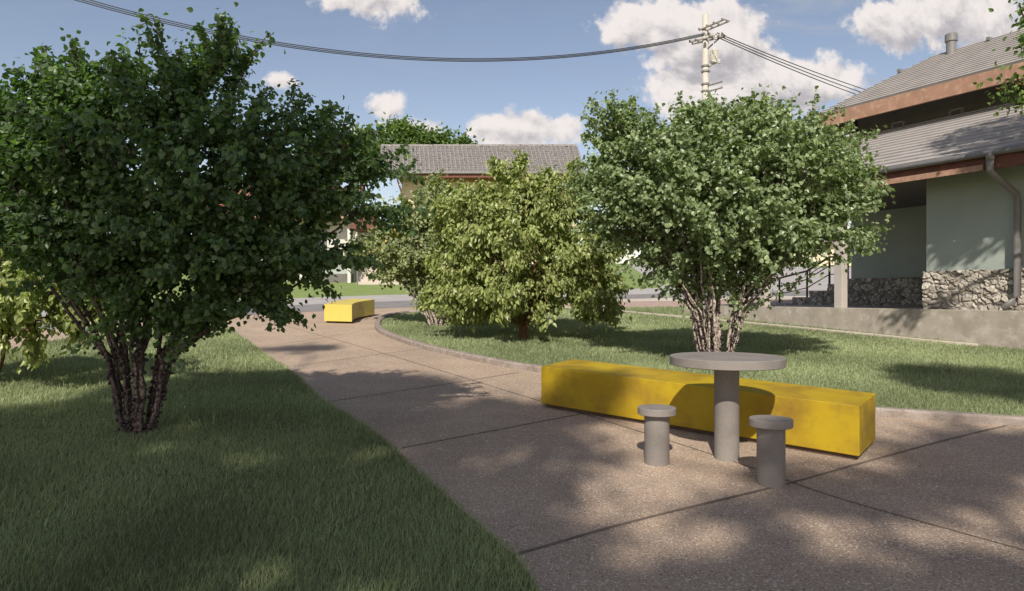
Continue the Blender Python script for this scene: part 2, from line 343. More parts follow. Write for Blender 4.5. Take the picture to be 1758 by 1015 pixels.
def inpoly(P, poly):
    x, y = P[:, 0], P[:, 1]; c = np.zeros(len(P), bool); n = len(poly)
    for i in range(n):
        x1, y1 = poly[i]; x2, y2 = poly[(i+1) % n]
        if y1 == y2: continue
        k = ((y1 > y) != (y2 > y)) & (x < (x2-x1)*(y-y1)/(y2-y1)+x1); c ^= k
    return c
def vnoise(P, sc, seed):
    r = np.random.default_rng(seed).random((64, 64)); q = P*sc; i = np.floor(q).astype(int); f = q-i; f = f*f*(3-2*f)
    g = lambda a, b: r[a % 64, b % 64]
    return (g(i[:,0], i[:,1])*(1-f[:,0])+g(i[:,0]+1, i[:,1])*f[:,0])*(1-f[:,1])+(g(i[:,0], i[:,1]+1)*(1-f[:,0])+g(i[:,0]+1, i[:,1]+1)*f[:,0])*f[:,1]
def grass(name, poly, bands, lift, label):
    Vs, Is, As, n0 = [], [], [], 0
    pl = np.array(poly); lo = pl.min(0); hi = pl.max(0)
    for (ya, yb, dens, w, h) in bands:
        a, b = max(ya, lo[1]), min(yb, hi[1])
        if b <= a: continue
        xl = max(lo[0], -.80*b-.3); xh = min(hi[0], .80*b+.3)
        n = int(dens*(b-a)*(xh-xl)); P = rng.random((n, 2))*(xh-xl, b-a)+(xl, a)
        P = P[(np.abs(P[:, 0]) < .78*P[:, 1]+.3)]; P = P[inpoly(P, poly)]; P = P+rng.normal(0, .013, P.shape)
        n = len(P)
        if n == 0: continue
        tuft = vnoise(P, 2.3, 3)*.6+vnoise(P, 9, 4)*.4
        H = h*(.55+.7*rng.random(n))*(.72+.55*tuft)*np.where(rng.random(n) < .03, 1.7, 1); an = rng.random(n)*2*math.pi; ln = rng.normal(.0, .32, (n, 2))+np.array((.12, .05)); 
        sd_ = np.stack([np.cos(an), np.sin(an)], 1)*w*(.6+.8*rng.random(n))[:, None]/2
        z = gz(P[:, 1])+lift
        b0 = np.column_stack([P-sd_, z]); b1 = np.column_stack([P+sd_, z])
        m = P+ln*H[:, None]*.42; m0 = np.column_stack([m-sd_*.8, z+H*.55]); m1 = np.column_stack([m+sd_*.8, z+H*.55])
        tp = P+ln*H[:, None]*1.25; t0 = np.column_stack([tp, z+H*(1-.35*(ln**2).sum(1))])
        V = np.stack([b0, b1, m1, m0, t0], 1).reshape(-1, 3); k = np.arange(n)[:, None]*5+n0
        I = np.concatenate([k+[0,1,2], k+[0,2,3], k+[3,2,4]], 0)
        Vs.append(V); Is.append(I); As.append(np.repeat(np.clip(rng.random(n)*.55+(vnoise(P, 1.1, 8)-.2)*.5, 0, 1), 5)); n0 += 5*n
    o = big_mesh(name, np.vstack(Vs), np.vstack(Is), 3, GRASS, attrs={'rnd': np.concatenate(As)})
    tag(o, label, 'grass', kind='stuff'); return n0//5
B1 = [(1.5, 4, 10000, .0032, .048), (4, 6, 7500, .004, .048), (6, 8.5, 4500, .0055, .055), (8.5, 12, 2600, .008, .055), (12, 20, 1300, .012, .055)]
c1 = grass('lawn_grass', lawn_poly, B1, .010, 'mown lawn left of the path, under the big left tree')
B2 = [(4, 8, 5500, .005, .05), (8, 11, 3600, .007, .05), (11, 15, 2200, .010, .05), (15, 22, 1200, .015, .05)]
c2_ = grass('island_grass', isl_poly, B2, .010, 'mown lawn inside the curved kerb, right of the path')
c3 = grass('strip_grass', strip_poly, [(8, 30, 1300, .014, .05)], .014, 'narrow lawn strip between the thin edging and the retaining wall')
print('blades', c1, c2_, c3)

# kerb round the island and the thin edging behind
def kerb_mesh(name, line, w, h, prof_round, mat, lift=0.0):
    P = np.array(line); mb = MB(); n = len(P); rings = []
    pr = [(-w/2, -.05), (-w/2, h-prof_round), (-w/2+prof_round, h), (w/2-prof_round, h), (w/2, h-prof_round), (w/2, -.05)]
    for i in range(n):
        t = P[min(i+1, n-1)]-P[max(i-1, 0)]; t /= np.linalg.norm(t); nn = np.array((-t[1], t[0]))
        rings += [(P[i][0]+nn[0]*a, P[i][1]+nn[1]*a, float(gz(P[i][1]))+b) for a, b in pr]
    k = len(pr); mb.add(rings, [(i*k+j, (i+1)*k+j, (i+1)*k+j+1, i*k+j+1) for i in range(n-1) for j in range(k-1)])
    o = mb.build(name, mat); o['kind'] = 'structure'; return o
kerb_mesh('kerb', isl_front, .13, .085, .02, KERB)
kerb_mesh('lawn_edging', isl_back, .05, .07, .008, PAVEF)

# ------------------------------------------------------------------ furniture
def on(x, y): return (x, y, float(gz(y)))
def shear_box(mb, poly, h0, h1): mb.prism(poly, [float(gz(p[1]))+h0 for p in poly], [float(gz(p[1]))+h1 for p in poly])
bl = np.array((.297, 6.96)); bd = np.array((.783, -.622)); bn_ = np.array((.622, .783)); 
bt = thing('bench', on(*(bl+bd*1.47+bn_*.3)), 'long yellow concrete block bench with grimy patches, behind the round table', 'bench')
def brect(ins): return [tuple(bl+bd*a+bn_*b) for a, b in ((ins, ins), (2.95-ins, ins), (2.95-ins, .60-ins), (ins, .60-ins))]
mb = MB(); shear_box(mb, brect(0), .045, .425); mb.build('seat', YEL, bt, bevel=.006)
mb = MB(); shear_box(mb, brect(.035), -.03, .045); mb.build('plinth', PLI, bt)
# far bench: curved, seen end-on
b2 = thing('bench', on(-3.95, 16.4), 'short-looking curved yellow bench standing alone at the far end of the path', 'bench')
rt = smoothline([(-3.60, 15.35), (-3.68, 15.9), (-3.66, 16.5), (-3.47, 17.25)], 5)
lf = smoothline([(-4.10, 17.55), (-4.28, 16.7), (-4.31, 16.0), (-4.27, 15.52)], 5)
mb = MB(); shear_box(mb, rt+lf, .05, .43); mb.build('seat', YELF, b2, bevel=.006)
cc = np.mean(np.array(rt+lf), 0); ins = [tuple(cc+(np.array(p)-cc)*.90) for p in rt+lf]
mb = MB(); shear_box(mb, ins, -.02, .05); mb.build('plinth', PLI, b2)

def concrete_round(name, x, y, ztop, rc, th, rcol, label, cat, p1, p2, group=None):
    t = thing(name, on(x, y), label, cat, group)
    z0 = float(gz(y))-.05; b = .004
    mb = MB(); mb.lathe([(rc-b, ztop-th), (rc, ztop-th+b), (rc, ztop-b), (rc-b, ztop)], (x, y, 0), 96); o = mb.build(p1, CONC, t, smooth=True)
    for m_ in [o]:
        e = m_.modifiers.new('es', 'EDGE_SPLIT'); e.split_angle = R(35)
    mb = MB(); mb.lathe([(rcol, z0), (rcol, ztop-th)], (x, y, 0), 64); o = mb.build(p2, CONC, t, smooth=True)
    e = o.modifiers.new('es', 'EDGE_SPLIT'); e.split_angle = R(35)
    return t
concrete_round('round_table', 1.643, 5.226, .785, .425, .066, .0925, 'round grey concrete table on a single thick column', 'table', 'tabletop', 'column')
concrete_round('stool', 1.084, 5.11, .415, .142, .053, .0925, 'paler concrete stool in the sun, left of the table column', 'stool', 'seat', 'column', 'round stools at the table')
concrete_round('stool', 1.76, 4.64, .415, .142, .053, .0925, 'darker concrete stool nearest the camera, right of the table column', 'stool', 'seat', 'column', 'round stools at the table')

# ------------------------------------------------------------------ trees
def grow(base, lobes, stems, ntips, seed, r_base, stem_r, zlow, jit=.03, seglen=.11, up=0, splay=.24, trunk_h=0, shrink=1.):
    """lobes: (centre xyz, radii xyz). returns nodes, parent, descendants, tips"""
    g = np.random.default_rng(seed); C = np.array([l[0] for l in lobes]); Rr = np.array([l[1] for l in lobes])
    Rr = Rr*shrink; vol = Rr.prod(1)**.75; vol /= vol.sum(); base = np.array(base, float)
    nodes = [base.copy()]; par = [-1]
    ctr = (C*vol[:, None]).sum(0)
    def addpath(i, tgt, bend, sl=seglen):
        a = nodes[i]; d = np.linalg.norm(tgt-a); n = max(1, int(d/sl)); off = g.normal(0, bend*d, 3)*(1, 1, .5); last = i
        for k in range(1, n+1):
            t = k/n; p = a+(tgt-a)*t+off*math.sin(math.pi*t)+g.normal(0, jit*sl*2, 3)*(t < 1)
            if up: p = p+np.array((0, 0, -up*d*math.sin(math.pi*t)))
            nodes.append(p); par.append(last); last = len(nodes)-1
        return last
    # stems
    root = addpath(0, base+np.array((0, 0, trunk_h)), .02, .06) if trunk_h else 0
    for k in range(stems):
        a = 2*math.pi*k/stems+g.normal(0, .3); bp = nodes[root]+np.array((math.cos(a), math.sin(a), .02))*stem_r
        nodes.append(bp); par.append(root); i = len(nodes)-1
        h = ctr[2]-base[2]; near_ = np.argsort(np.abs(((np.arctan2(C[:, 1]-base[1], C[:, 0]-base[0])-a+math.pi) % (2*math.pi))-math.pi)+g.normal(0, .5, len(C)))
        e = C[near_[0]]+g.uniform(-.55, .55, 3)*Rr[near_[0]]+np.array((0, 0, .25*Rr[near_[0]][2]))
        ho = (e-base)[:2]; mid = np.array((bp[0]+ho[0]*splay, bp[1]+ho[1]*splay, base[2]+h*.34)); j = addpath(i, mid, .02)
        m2 = mid+(e-mid)*.55; j = addpath(j, m2, .035); addpath(j, e, .05)
    # attraction points
    li = g.choice(len(C), ntips, p=vol); d = g.normal(0, 1, (ntips, 3)); d /= np.linalg.norm(d, axis=1)[:, None]
    P = C[li]+d*Rr[li]*(g.random(ntips)**.42)[:, None]
    P = P[P[:, 2] > zlow]; fork = base+np.array((0, 0, (ctr[2]-base[2])*.35))
    P = P[np.argsort(np.linalg.norm(P-fork, axis=1))]; tips = []
    arr = np.zeros((len(nodes)+len(P)*60, 3)); cnt = len(nodes); arr[:cnt] = nodes
    for p in P:
        A = arr[:cnt]; dv = p-A; dist = np.linalg.norm(dv, axis=1); out = p-fork; out /= np.linalg.norm(out)
        al = (dv@out)/(dist+1e-6); cost = dist*(1+1.2*np.clip(.75-al, 0, 2))+ (A[:, 2]-base[2] < .28*(ctr[2]-base[2]))*.6
        i = int(np.argmin(cost)); last = addpath(i, p, .06); 
        arr[cnt:len(nodes)] = nodes[cnt:]; cnt = len(nodes); tips.append(last)
    nodes = np.array(nodes); par = np.array(par); n = len(nodes); de = np.zeros(n)
    haschild = np.zeros(n, bool); haschild[par[par >= 0]] = True; de[~haschild] = 1
    for i in range(n-1, 0, -1): de[par[i]] += de[i]
    return nodes, par, de, tips
def wood_mesh(name, nodes, par, de, mat, parent, r0, expo, rmin, sides=5, lump=0, seed=0):
    g = np.random.default_rng(seed)
    r = np.maximum(rmin, r0*(de/de.max())**expo); idx = np.arange(1, len(nodes)); idx = idx[par[idx] >= 0]
    a = nodes[par[idx]]; b = nodes[idx]; t = b-a; l = np.linalg.norm(t, axis=1)[:, None]+1e-9; t = t/l
    ref = np.where(np.abs(t[:, 2:3]) < .9, np.array([[0, 0, 1.]]), np.array([[1., 0, 0]])); x = np.cross(t, ref); x /= np.linalg.norm(x, axis=1)[:, None]; y = np.cross(t, x)
    ra = np.minimum(r[par[idx]], r[idx]*1.6)[:, None]; rb = r[idx][:, None]; V = []
    for P, rr, e in ((a, ra, -.15), (b, rb, .05)):
        for j in range(sides):
            an = 2*math.pi*j/sides; V.append(P+t*rr*e+(x*math.cos(an)+y*math.sin(an))*rr*(1+lump*g.uniform(-1, 1, (len(P), 1))))
    V = np.stack(V, 1).reshape(-1, 3); k = np.arange(len(idx))[:, None]*2*sides
    I = np.concatenate([k+[j, (j+1) % sides, sides+(j+1) % sides, sides+j] for j in range(sides)], 0)
    return big_mesh(name, V, I, 4, mat, parent, smooth=True), r
def leaves(name, pos, out, mat, parent, L_, wr, seed, droop=.8, var=.35, flat=.0, upn=.6, rand=.5):
    g = np.random.default_rng(seed); n = len(pos)
    d = out*.45+np.array((0, 0, -droop))+g.normal(0, rand, (n, 3)); d /= np.linalg.norm(d, axis=1)[:, None]
    nm = out*.6+np.array((0, 0, upn))+g.normal(0, .6, (n, 3)); nm -= d*(nm*d).sum(1)[:, None]; nm /= np.linalg.norm(nm, axis=1)[:, None]+1e-9
    s = np.cross(d, nm); LL = (L_*(1+var*g.uniform(-1, 1, n)))[:, None]; w = LL*wr/2
    c = g.uniform(.06, .2, (n, 1))
    v0 = pos; tp = pos+d*LL*1.0-nm*LL*c*.8; m = pos+d*LL*.45
    l1 = pos+d*LL*.18-s*w*.82+nm*LL*c; l2 = pos+d*LL*.58-s*w*.88+nm*LL*c*.6
    r1 = pos+d*LL*.18+s*w*.82+nm*LL*c; r2 = pos+d*LL*.58+s*w*.88+nm*LL*c*.6
    l15 = pos+d*LL*.36-s*w*1.02+nm*LL*c; r15 = pos+d*LL*.36+s*w*1.02+nm*LL*c
    V = np.stack([v0, l1, l15, l2, tp, r2, r15, r1, m], 1).reshape(-1, 3); k = np.arange(n)[:, None]*9
    I = np.concatenate([k+[0, 8, 2, 1], k+[8, 4, 3, 2], k+[0, 7, 6, 8], k+[8, 6, 5, 4]], 0)
    return big_mesh(name, V, I, 4, mat, parent, attrs={'rnd': np.repeat(g.random(n)**1.3, 9)})
def sphere_mesh(r, seg=10, rings=7):
    v = [(0, 0, r)]; 
    for i in range(1, rings):
        a = math.pi*i/rings; v += [(r*math.sin(a)*math.cos(2*math.pi*j/seg), r*math.sin(a)*math.sin(2*math.pi*j/seg), r*math.cos(a)) for j in range(seg)]
    v.append((0, 0, -r)); f = [(0, 1+j, 1+(j+1) % seg) for j in range(seg)]
    for i in range(rings-2): f += [(1+i*seg+j, 1+(i+1)*seg+j, 1+(i+1)*seg+(j+1) % seg, 1+i*seg+(j+1) % seg) for j in range(seg)]
    last = len(v)-1; f += [(last, 1+(rings-2)*seg+(j+1) % seg, 1+(rings-2)*seg+j) for j in range(seg)]
    return v, f
def tree(name, label, base, lobes, stems, ntips, seed, leafmat, bark, leafL, lw_, per, r0, stem_r, zlow, fruits=0, group=None, expo=.5,
         rmin=.0025, twig=3, spread=.09, droop=.8, fruit_r=.017, upn=.6, shoots=0, shoot_len=.35, sprays=300, spray_len=.32, spray_n=3, splay=.24, trunk_h=0, shrink=1., fz=(0., 1.3), up=0, only_wood=False, sides=5):
    base = np.array(base, float); t = thing(name, tuple(base), label, 'tree', group)
    nodes, par, de, tips = grow(base-np.array((0, 0, .06)), lobes, stems, ntips, seed, r0, stem_r, zlow, up=up, splay=splay, trunk_h=trunk_h, shrink=shrink)
    g = np.random.default_rng(seed+50); C = np.array([l[0] for l in lobes]); ctr = C.mean(0)
    pos = []; 
    if shoots:   # thin shoots rising above the crown, leaves spaced along them
        T = nodes[tips]; top = T[np.argsort(-(T[:, 2]+g.normal(0, .35, len(T))))][:shoots]; nn, pp, dd = [nodes], [par], [de]; c = len(nodes)
        for q in top:
            i0 = tips[int(np.argmin(np.linalg.norm(T-q, axis=1)))]; dr = np.array((g.normal(0, .25), g.normal(0, .25), 1.)); h = shoot_len*g.uniform(.4, 1.2); k = 6
            pts = np.array([nodes[i0]+dr*h*j/k+np.array((0, 0, 0)) for j in range(1, k+1)]); nn.append(pts); pp.append(np.array([i0]+list(range(c, c+k-1)))); dd.append(np.ones(k)); c += k
            for j in range(k):
                for _ in range(2): pos.append(pts[j]+g.normal(0, leafL*.45, 3))
            rr = np.array([l[1] for l in lobes]); dn = (((T[:, None]-C[None])/rr[None])**2).sum(2).min(1)
        outer = np.array(tips)[np.argsort(-(dn+g.normal(0, .15, len(dn))))][:sprays]
        for i0 in outer:
            q = nn[0][i0]; dr = q-ctr; dr /= np.linalg.norm(dr)+1e-9; dr = dr*(1, 1, .6)+np.array((0, 0, .35))+g.normal(0, .28, 3); dr /= np.linalg.norm(dr); h = spray_len*g.uniform(.5, 1.3); k = 7
            pts = np.array([q+dr*h*j/k-np.array((0, 0, .12*h*(j/k)**2)) for j in range(1, k+1)]); nn.append(pts); pp.append(np.array([i0]+list(range(c, c+k-1)))); dd.append(np.ones(k)*.5); c += k
            for j in range(k):
                for _ in range(spray_n): pos.append(pts[j]+g.normal(0, leafL*.38, 3))
        nodes = np.vstack(nn); par = np.concatenate(pp); de = np.concatenate(dd)
    # several stems: taper by load
    wood, r = wood_mesh('trunk', nodes, par, de, bark, t, r0, expo, rmin, sides, lump=.12, seed=seed)
    tw = np.where((de <= twig) & (nodes[:, 2] > zlow-.1))[0]
    w = g.choice(tw, int(len(tips)*per)); p = nodes[w]+(nodes[par[w]]-nodes[w])*g.random((len(w), 1))+g.normal(0, 1, (len(w), 3))*spread*g.random((len(w), 1))
    if len(pos): p = np.vstack([p, np.array(pos)])
    nearest = C[np.argmin(((p[:, None]-C[None])**2).sum(2), 1)]; o = (p-nearest)*.6+(p-ctr)*.4; o /= np.linalg.norm(o, axis=1)[:, None]+1e-9
    leaves('crown', p, o, leafmat, t, leafL, lw_, seed+9, droop=droop, upn=upn)
    if fruits:
        hb = base[2]; cand = np.where((r > .011) & (nodes[:, 2] > hb+fz[0]) & (nodes[:, 2] < hb+fz[1]))[0]
        wts = np.exp(-(nodes[cand, 2]-hb)/.7); wts /= wts.sum()
        F_ = []
        for _ in range(fruits):
            i = g.choice(cand, p=wts); ax = nodes[i]-nodes[par[i]]; ax /= np.linalg.norm(ax)+1e-9; d = np.cross(ax, g.normal(0, 1, 3)); d /= np.linalg.norm(d)+1e-9
            F_.append((nodes[i]+(nodes[par[i]]-nodes[i])*g.random()+d*(r[i]+fruit_r*.75), (d[1] < .35)*1.0+g.random()*.3))
        F_.sort(key=lambda q: -q[1]); sv, sf = sphere_mesh(fruit_r); me = bpy.data.meshes.new('fruit'); me.from_pydata(sv, [], sf); me.materials.append(BERRY)
        me.polygons.foreach_set('use_smooth', [True]*len(me.polygons))
        for q, _s in F_[:100]:
            fo = bpy.data.objects.new('fruit', me); COL.objects.link(fo); fo.parent = t; fo.location = tuple(q-base); sc = g.uniform(.75, 1.15); fo.scale = (sc,)*3
        rest = F_[100:]
        if rest:
            mb = MB()
            for q, _s in rest: mb.add(np.array(sv)*g.uniform(.7, 1.1)+q, sf)
            ro = mb.build('fruit_mass', BERRY, t, smooth=True); ro['kind'] = 'stuff'
    return t, nodes
def lobe(px, py, rx, ry, Z, dz=0, rd=None):
    s = Z/F*.90; c = AT(px, py, Z); c[1] += dz; return (c, (rx*s, (rd if rd else (rx+ry)/2*s), ry*s))
FAST = False
# --- left tree
Z = 5.3; bx, by = GP(238, 742)
lobA = [lobe(250,285,200,150,Z,0,.8), lobe(235,185,130,70,Z,0,.6), lobe(120,175,75,50,Z,.1,.45), lobe(340,150,62,60,Z,0,.45), lobe(405,135,24,45,Z,0,.25), lobe(50,260,130,100,Z,.1,.7), lobe(-60,250,100,120,Z,.1,.6),
        lobe(440,265,100,70,Z,0,.7), lobe(535,275,62,40,Z,0,.45), lobe(625,300,42,24,Z,.1,.3), lobe(510,215,30,24,Z,0,.25), lobe(590,240,38,18,Z,0,.25), lobe(610,365,55,24,Z,.2,.4), lobe(540,350,50,30,Z,.0,.4), lobe(510,425,80,50,Z,0,.5),
        lobe(400,440,105,70,Z,.1,.7), lobe(400,340,125,90,Z,0,.8), lobe(260,390,150,90,Z,.1,.8), lobe(110,400,150,100,Z,.1,.8), lobe(190,470,80,45,Z,.2,.5), lobe(260,528,110,30,Z,.2,.4), lobe(370,515,60,34,Z,.1,.35),
        lobe(560,450,45,16,Z,0,.3), lobe(420,505,60,35,Z,.2,.4), lobe(300,470,130,55,Z,.2,.6), lobe(480,330,60,45,Z,0,.5), lobe(130,310,120,100,Z,0,.8)]
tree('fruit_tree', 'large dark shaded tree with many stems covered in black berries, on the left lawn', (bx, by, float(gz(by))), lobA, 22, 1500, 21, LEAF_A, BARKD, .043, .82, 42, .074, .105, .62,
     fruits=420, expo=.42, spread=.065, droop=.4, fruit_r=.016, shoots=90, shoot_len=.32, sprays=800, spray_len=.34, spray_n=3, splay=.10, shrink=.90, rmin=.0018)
# --- right tree
Z = 9.37; bx, by = GP(1230, 634)
lobB = [lobe(1110,310,95,90,Z,0,.8), lobe(1245,290,150,95,Z,0,1.2), lobe(1355,305,100,90,Z,0,.9), lobe(1395,385,72,50,Z,0,.6), lobe(1240,385,150,70,Z,0,1.2), lobe(1095,385,68,48,Z,.1,.6),
        lobe(1062,250,42,50,Z,0,.4), lobe(1095,224,42,35,Z,0,.4), lobe(1340,236,60,28,Z,0,.4), lobe(1425,285,32,48,Z,0,.35), lobe(1445,335,35,36,Z,0,.3), lobe(1310,440,62,24,Z,0,.5), lobe(1160,435,55,30,Z,0,.5), lobe(1230,240,60,35,Z,0,.5),
        lobe(1055,330,48,66,Z,0,.5), lobe(1180,254,80,42,Z,0,.7), lobe(1290,257,70,40,Z,0,.6), lobe(1190,475,30,28,Z,0,.3), lobe(1285,470,32,24,Z,0,.3), lobe(1235,460,50,40,Z,.1,.4), lobe(1465,420,28,14,Z,0,.2), lobe(1180,340,110,90,Z,-.2,1.)]
tree('fruit_tree', 'sunlit tree with pale berry-covered stems behind the round table', (bx, by, float(gz(by))), lobB, 26, 1700, 5, LEAF_C, BARK, .056, .84, 38, .076, .16, 1.15,
     fruits=420, expo=.42, spread=.09, droop=.4, fruit_r=.021, shoots=70, shoot_len=.42, sprays=850, spray_len=.44, spray_n=3, fz=(0, 1.6), splay=.13, shrink=.90)
# --- middle tree
Z = 12.5; bx, by = GP(898, 584)
lobC = [lobe(890,325,52,55,Z,0,.5), lobe(960,345,62,50,Z,0,.6), lobe(825,380,82,60,Z,0,.8), lobe(890,420,110,80,Z,0,1.3), lobe(970,430,75,75,Z,0,1.0), lobe(810,480,75,60,Z,0,.9),
        lobe(900,500,125,50,Z,0,1.2), lobe(1015,500,50,48,Z,0,.6), lobe(770,515,38,38,Z,0,.4), lobe(885,296,30,24,Z,0,.3), lobe(975,305,30,20,Z,0,.3), lobe(1020,440,40,40,Z,0,.5)]
tree('ficus_tree', 'rounded tree with pale olive leaves and a short forked brown trunk, middle of the lawn', (bx, by, float(gz(by))), lobC, 8, 1400, 11, LEAF_B, BARKB, .090, .52, 32, .085, .035, .84,
     expo=.46, spread=.10, droop=.85, upn=.25, shoots=5, shoot_len=.2, sprays=220, spray_len=.22, trunk_h=.30, splay=.2)
# --- mid left, behind
Z = 15.1; bx, by = GP(754, 560)
lobD = [lobe(750,368,50,40,Z,0,.6), lobe(705,395,55,45,Z,0,.7), lobe(665,430,48,26,Z,0,.4), lobe(640,440,30,16,Z,0,.3), lobe(700,440,60,40,Z,0,.8), lobe(735,440,75,50,Z,0,1.0), lobe(800,400,60,55,Z,0,.8), lobe(780,490,60,50,Z,0,.8), lobe(690,470,35,20,Z,0,.4), lobe(755,335,25,18,Z,0,.25)]
td, nd = tree('fruit_tree', 'smaller tree with orange blossoms behind the middle tree, near the far bench', (bx, by, float(gz(by))), lobD, 12, 1000, 31, LEAF_D, BARK, .078, .78, 28, .10, .16, .85,
     fruits=90, expo=.42, spread=.13, droop=.45, fruit_r=.026, shoots=12, sprays=220, spray_len=.28)
fm = MB(); g = np.random.default_rng(3)
for (px, py, n) in ((651,427,6), (674,406,4), (662,440,2), (660,398,1)):
    for _ in range(n):
        q = AT(px+g.normal(0, 5), py+g.normal(0, 4), 14.45+g.normal(0, .12)); a = g.normal(0, 1, 3); a /= np.linalg.norm(a); b = np.cross(a, g.normal(0, 1, 3)); b /= np.linalg.norm(b); 
        for k in range(3): 
            c = np.cos(k*2.1)*a+np.sin(k*2.1)*b; d = np.cross(c, (0, 0, 1)); fm.add([q, q+c*.05+d*.025, q+c*.085, q+c*.05-d*.025], [(0, 1, 2, 3)])
bo = fm.build('blossom', FLOW, td)
# --- sunlit bush at the left edge, behind the big tree
Z = 7.9
lobE = [lobe(50,518,125,55,Z,0,.7), lobe(-90,510,110,70,Z,0,.8), lobe(150,520,40,35,Z,0,.4), lobe(-40,450,100,50,Z,0,.7), lobe(100,480,60,40,Z,.1,.5)]
bx, by = (-6.35, 8.3)
tree('ficus_tree', 'bright yellow-green low tree at the left edge, hanging behind the big shaded tree', (bx, by, float(gz(by))), lobE, 5, 420, 41, LEAF_B, BARKB, .078, .56, 40, .06, .05, .60,
     expo=.48, spread=.12, droop=.75, upn=.3, shoots=4, sprays=120)
# --- far crowns above the rear roof
for (lab, lobs, bpx, seed) in (('tall green tree rising behind the left part of the rear tiled roof', [lobe(690,230,40,22,52,0,2.2), lobe(715,250,50,30,52,0,2.4), lobe(670,250,30,24,52,0,1.8), lobe(750,235,32,16,52,0,1.5), lobe(795,238,22,12,52,0,1.)], 715, 61),
                               ('green tree seen between the leaves left of the rear roof', [lobe(620,240,30,20,47,0,1.5), lobe(590,265,40,32,47,0,1.8), lobe(630,275,30,35,47,0,1.6), lobe(540,280,50,45,47,0,2.)], 600, 62)):
    Z = lobs[0][0][1]; bx = (bpx-879)/F*Z
    tree('broadleaf_tree', lab, (bx, Z, float(gz(Z))), lobs, 4, 420, seed, LEAF_F, BARKB, .30, .6, 13, .20, .15, 6.0, expo=.45, spread=.45, droop=.1, rmin=.02, upn=1.0, group='trees behind the rear house')

# ------------------------------------------------------------------ right-hand house on its terrace
def bf(mb_, s0, s1, t0, t1, z0, z1, mi=0):
    q = [BP(s0, t0), BP(s1, t0), BP(s1, t1), BP(s0, t1)]; mb_.prism([tuple(p) for p in q], z0, z1, mi)
WT = 1.0
rw = thing('retaining_wall', (*BP(4, .1), float(gz(14))), 'low mottled concrete retaining wall along the right lawn', 'wall')
mb = MB(); bf(mb, -8, 7.8, 0, .30, -1.0, WT); mb.build('wall_face', CONCW, rw, bevel=.008)
mb = MB(); bf(mb, -8, 7.8, .30, 9.5, -1.0, WT-.03); to = mb.build('terrace_floor', PAVEF); to['kind'] = 'structure'

def B3(s, t, z): p = BP(s, t); return np.array((p[0], p[1], z))
TL = .42
H = thing('house', (*BP(1, 2), WT-.03), 'pale green house with rubble stone base and two tiers of grey roof, on the right', 'house')
mb = MB(); bf(mb, -9, 1.79, TL, 5.3, .97, 3.52); mb.build('front_wall', GREENW, H)
mb = MB(); bf(mb, 1.80, 6.5, 5.0, 8.5, .97, 3.7); mb.build('recessed_wall', GREENW, H)
# rubble stone
def stone(name, s0, s1, t, z0, z1fun, seed, depth=.07, cell=.105, step=.014):
    g = np.random.default_rng(seed); W_ = abs(s1-s0); Hh = max(z1fun(s0), z1fun(s1), z1fun((s0+s1)/2))-z0; nx_ = int(W_/step); nz = int(Hh/step)
    a = np.linspace(s0, s1, nx_+1); Zg = np.linspace(0, 1, nz+1)
    A, Bz = np.meshgrid(a, Zg); ztop = np.array([z1fun(x) for x in a]); ZZ = z0+Bz*(ztop-z0)[None, :]
    nc = int(W_*Hh/cell**2*1.25)+4; pts = np.column_stack([g.uniform(min(s0, s1)-.1, max(s0, s1)+.1, nc), g.uniform(z0-.1, z0+Hh+.1, nc)])
    hgt = g.uniform(.35, 1, nc); tl = g.normal(0, 1.8, (nc, 2)); Q = np.column_stack([A.ravel(), ZZ.ravel()])
    wob = np.column_stack([vnoise(Q+7, 14, seed), vnoise(Q+3, 14, seed+1)])*.06; Q2 = (Q+wob)*(1, 1.35); P2 = pts*(1, 1.35)
    D = np.zeros(len(Q)); Cc = np.zeros(len(Q))
    for k in range(0, len(Q), 4000):
        d = np.sqrt(((Q2[k:k+4000, None]-P2[None])**2).sum(2)); i = np.argsort(d, 1)[:, :2]; r = np.arange(len(d)); d1, d2 = d[r, i[:, 0]], d[r, i[:, 1]]; ii = i[:, 0]
        e = np.clip((d2-d1)/.035, 0, 1); loc = (Q2[k:k+4000]-P2[ii]); h_ = hgt[ii]*.65+np.clip((loc*tl[ii]).sum(1), -.35, .35)
        D[k:k+4000] = depth*np.clip(e**.5*(.35+h_), 0, 1.3); Cc[k:k+4000] = (.25+.75*((ii*37) % 17)/16.)*(.25+.75*np.clip(e, 0, 1))
    D += (vnoise(Q, 35, 9)-.5)*.018
    XY = P0+UD*Q[:, :1]+VD*(t-D)[:, None]; V = np.column_stack([XY, Q[:, 1]])
    jj, ii = np.meshgrid(np.arange(nz), np.arange(nx_), indexing='ij'); w = nx_+1; k = (jj*w+ii).ravel()[:, None]; I = k+[0, 1, w+1, w]
    if s1 > s0: I = I[:, ::-1]
    return big_mesh(name, V, I, 4, STONE, H, attrs={'rnd': Cc})
STT = 1.70
stone('stone_base', 1.83, -3.0, TL-.01, .95, lambda s: STT, 3)
mb = MB(); bf(mb, -9, 1.83, TL-.03, TL+.1, .95, STT-.02); mb.build('stone_base', material('stone_core', (.2,.18,.16), .9), H)
stone('stone_base', 6.6, 1.9, 4.99, .95, lambda s: 1.72, 5, step=.022)
